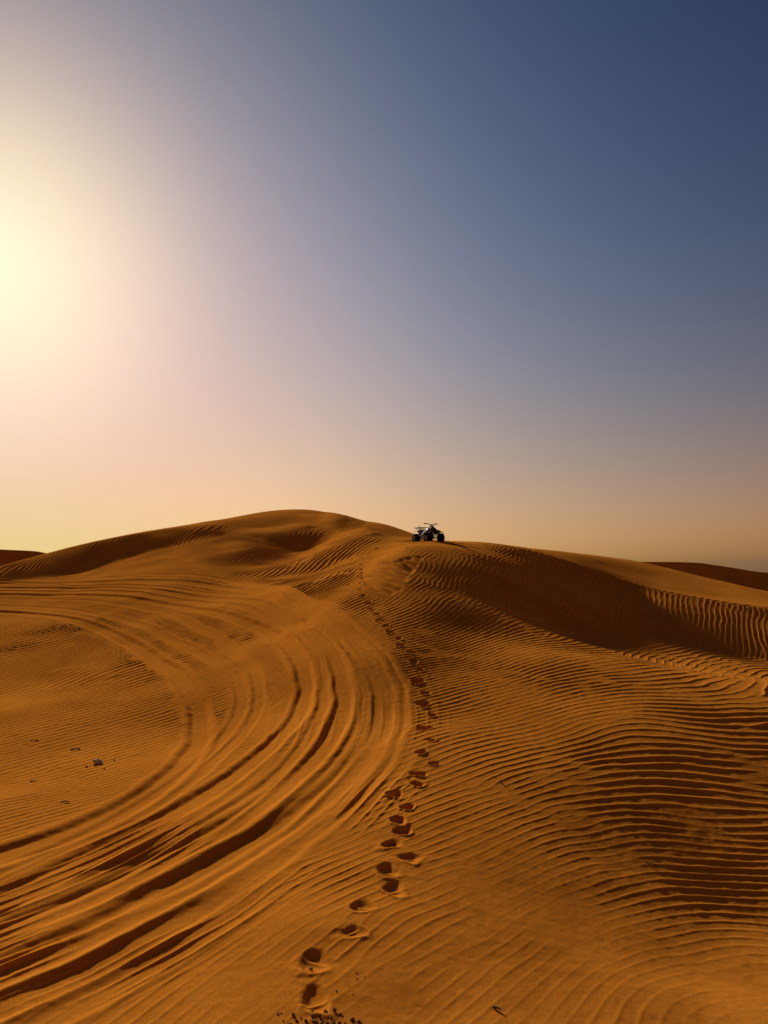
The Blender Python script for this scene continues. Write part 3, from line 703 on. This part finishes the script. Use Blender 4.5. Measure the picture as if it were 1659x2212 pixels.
# pale stone: a broken knobbly piece with two prongs
bm = lump_mesh(3, 1.0, 4, (.118, .07, .055))
for c, s, sd in (((-.075, .02, .018), (.05, .04, .035), 8), ((.07, -.02, .012), (.055, .045, .032), 5), ((.0, .03, .03), (.06, .035, .035), 12)):
    b2 = lump_mesh(sd, 1.0, 3, s)
    for v in b2.verts: v.co += Vector(c)
    me = bpy.data.meshes.new('t'); b2.to_mesh(me); b2.free(); bm.from_mesh(me); bpy.data.meshes.remove(me)
o = rest(part('stone', bm, M_STONE, None, False, label='pale jagged stone alone on the fine ripples left of the tyre tracks', category='stone'), 212, 1650, .35, .055); o.rotation_euler = (.05, .1, .2)
def stick(pts, r, label, u, v, rz, name='twig', cat='twig', fork=None):
    bm = bmesh.new(); P = smooth_path(pts, 5); n = len(P)
    tube(bm, P, [r * (1 - .55 * k / n) * (1 + .18 * math.sin(k * 2.1)) for k in range(n)], 8)
    if fork: tube(bm, smooth_path(fork, 4), [r * .6] * (4 * (len(fork) - 1)) + [r * .25], 6)
    o = part(name, bm, M_DARK, None, True, label=label, category=cat); rest(o, u, v, .5, .02); o.rotation_euler = (0, 0, rz); return o
stick([(-.12, 0, .0), (-.04, .012, .010), (.03, 0, .012), (.12, -.02, .004)], .018, 'short dark forked twig just behind the pale stone', 163, 1619, .1, fork=[(.0, 0, .012), (.05, .04, .022), (.09, .05, .012)])
stick([(-.10, 0, .0), (0, .015, .004), (.10, 0, .0)], .011, 'thin dark sliver of wood, farthest of the bits at the left edge', 75, 1603, .5)
stick([(-.07, 0, .0), (0, .006, .004), (.07, 0, .0)], .010, 'tiny dark splinter halfway down the left edge of the ripples', 72, 1688, .3)
stick([(-.09, 0, .0), (-.02, .014, .008), (.05, 0, .008), (.08, -.02, .0)], .014, 'dark bent twig lying just above the inner edge of the tyre tracks', 142, 1736, .1)
stick([(-.10, .03, .0), (0, .0, .005), (.10, -.03, .0)], .010, 'thin dark straw on the broken ripples at the right', 1402, 1866, -.25, 'straw', 'straw')
stick([(-.045, .014, .0), (-.015, 0, .006), (.02, -.012, .008), (.04, -.03, .002)], .013, 'dark twig stub with a sand tail at the bottom of the photo', 1074, 2176, -.2)
def pebble(name, label, cat, mat, size, u, v, seed, group=None, sink=.35, sq=.7):
    o = part(name, lump_mesh(seed, 1.0, 2, (size, size * .8, size * sq)), mat, None, False, label=label, category=cat)
    if group: o['group'] = group
    rest(o, u, v, sink, size * sq); o.rotation_euler = (0, 0, seed * 1.3); return o
G1 = 'small bits around the pale stone'
pebble('pebble', 'dark pebble to the right of the pale stone', 'pebble', M_DARK, .030, 246, 1644, 21, G1)
pebble('pebble', 'dark pebble to the left of the pale stone', 'pebble', M_DARK, .028, 187, 1657, 22, G1)
pebble('pebble', 'dark pebble nearest the viewer below the pale stone', 'pebble', M_DARK, .028, 225, 1662, 23, G1)
pebble('pebble', 'pale pebble casting a short shadow on the ripples right of the footprints', 'pebble', M_STONE, .036, 1079, 1692, 24)
pebble('sand_clod', 'big dark sand clod on the rim of the second nearest footprint', 'sand clod', M_CLOD, .030, 671, 2097, 31, None, .25, .8)
G2 = 'sand clods kicked out beside the second nearest footprint'
for (u, v, s), where in zip([(656,2093,.015),(653,2101,.012),(770,2107,.017),(771,2121,.019),(788,2115,.010),(755,2138,.011),(727,2149,.019),(762,2154,.012)],
        ['far left of the big clod', 'just in front of the big clod', 'on the right rim of the second nearest footprint', 'below the right rim of the second nearest footprint', 'farthest right beside the second nearest footprint',
         'alone between the two nearest footprints, upper one', 'largest one between the two nearest footprints', 'between the two nearest footprints, on the right']):
    pebble('sand_clod', 'small sand clod ' + where, 'sand clod', M_CLOD, s * .8, u, v, int(u), G2, .45, .6)
G3 = 'dark sand clods heaped beside the nearest footprint'
heap = [(600,2197,.017),(607,2196,.014),(633,2200,.026),(675,2203,.034),(690,2204,.026),(703,2194,.034),(722,2192,.030),(735,2197,.024),(676,2194,.020),(672,2186,.013),(715,2207,.018),(760,2208,.036),(775,2211,.028),
        (640,2211,.022),(650,2206,.018),(660,2213,.028),(680,2215,.040),(694,2217,.030),(707,2216,.028),(720,2218,.036),(733,2216,.030),(745,2217,.020),(768,2220,.034),(627,2219,.020),(612,2213,.014),(655,2222,.024),(700,2226,.032),(740,2228,.028)]
for k, (u, v, s) in enumerate(heap):
    pebble('sand_clod', 'dark sand clod in the crumbly heap beside the nearest footprint', 'sand clod', M_CLOD, s * .9, u, v, 100 + k, G3, .5, .55)
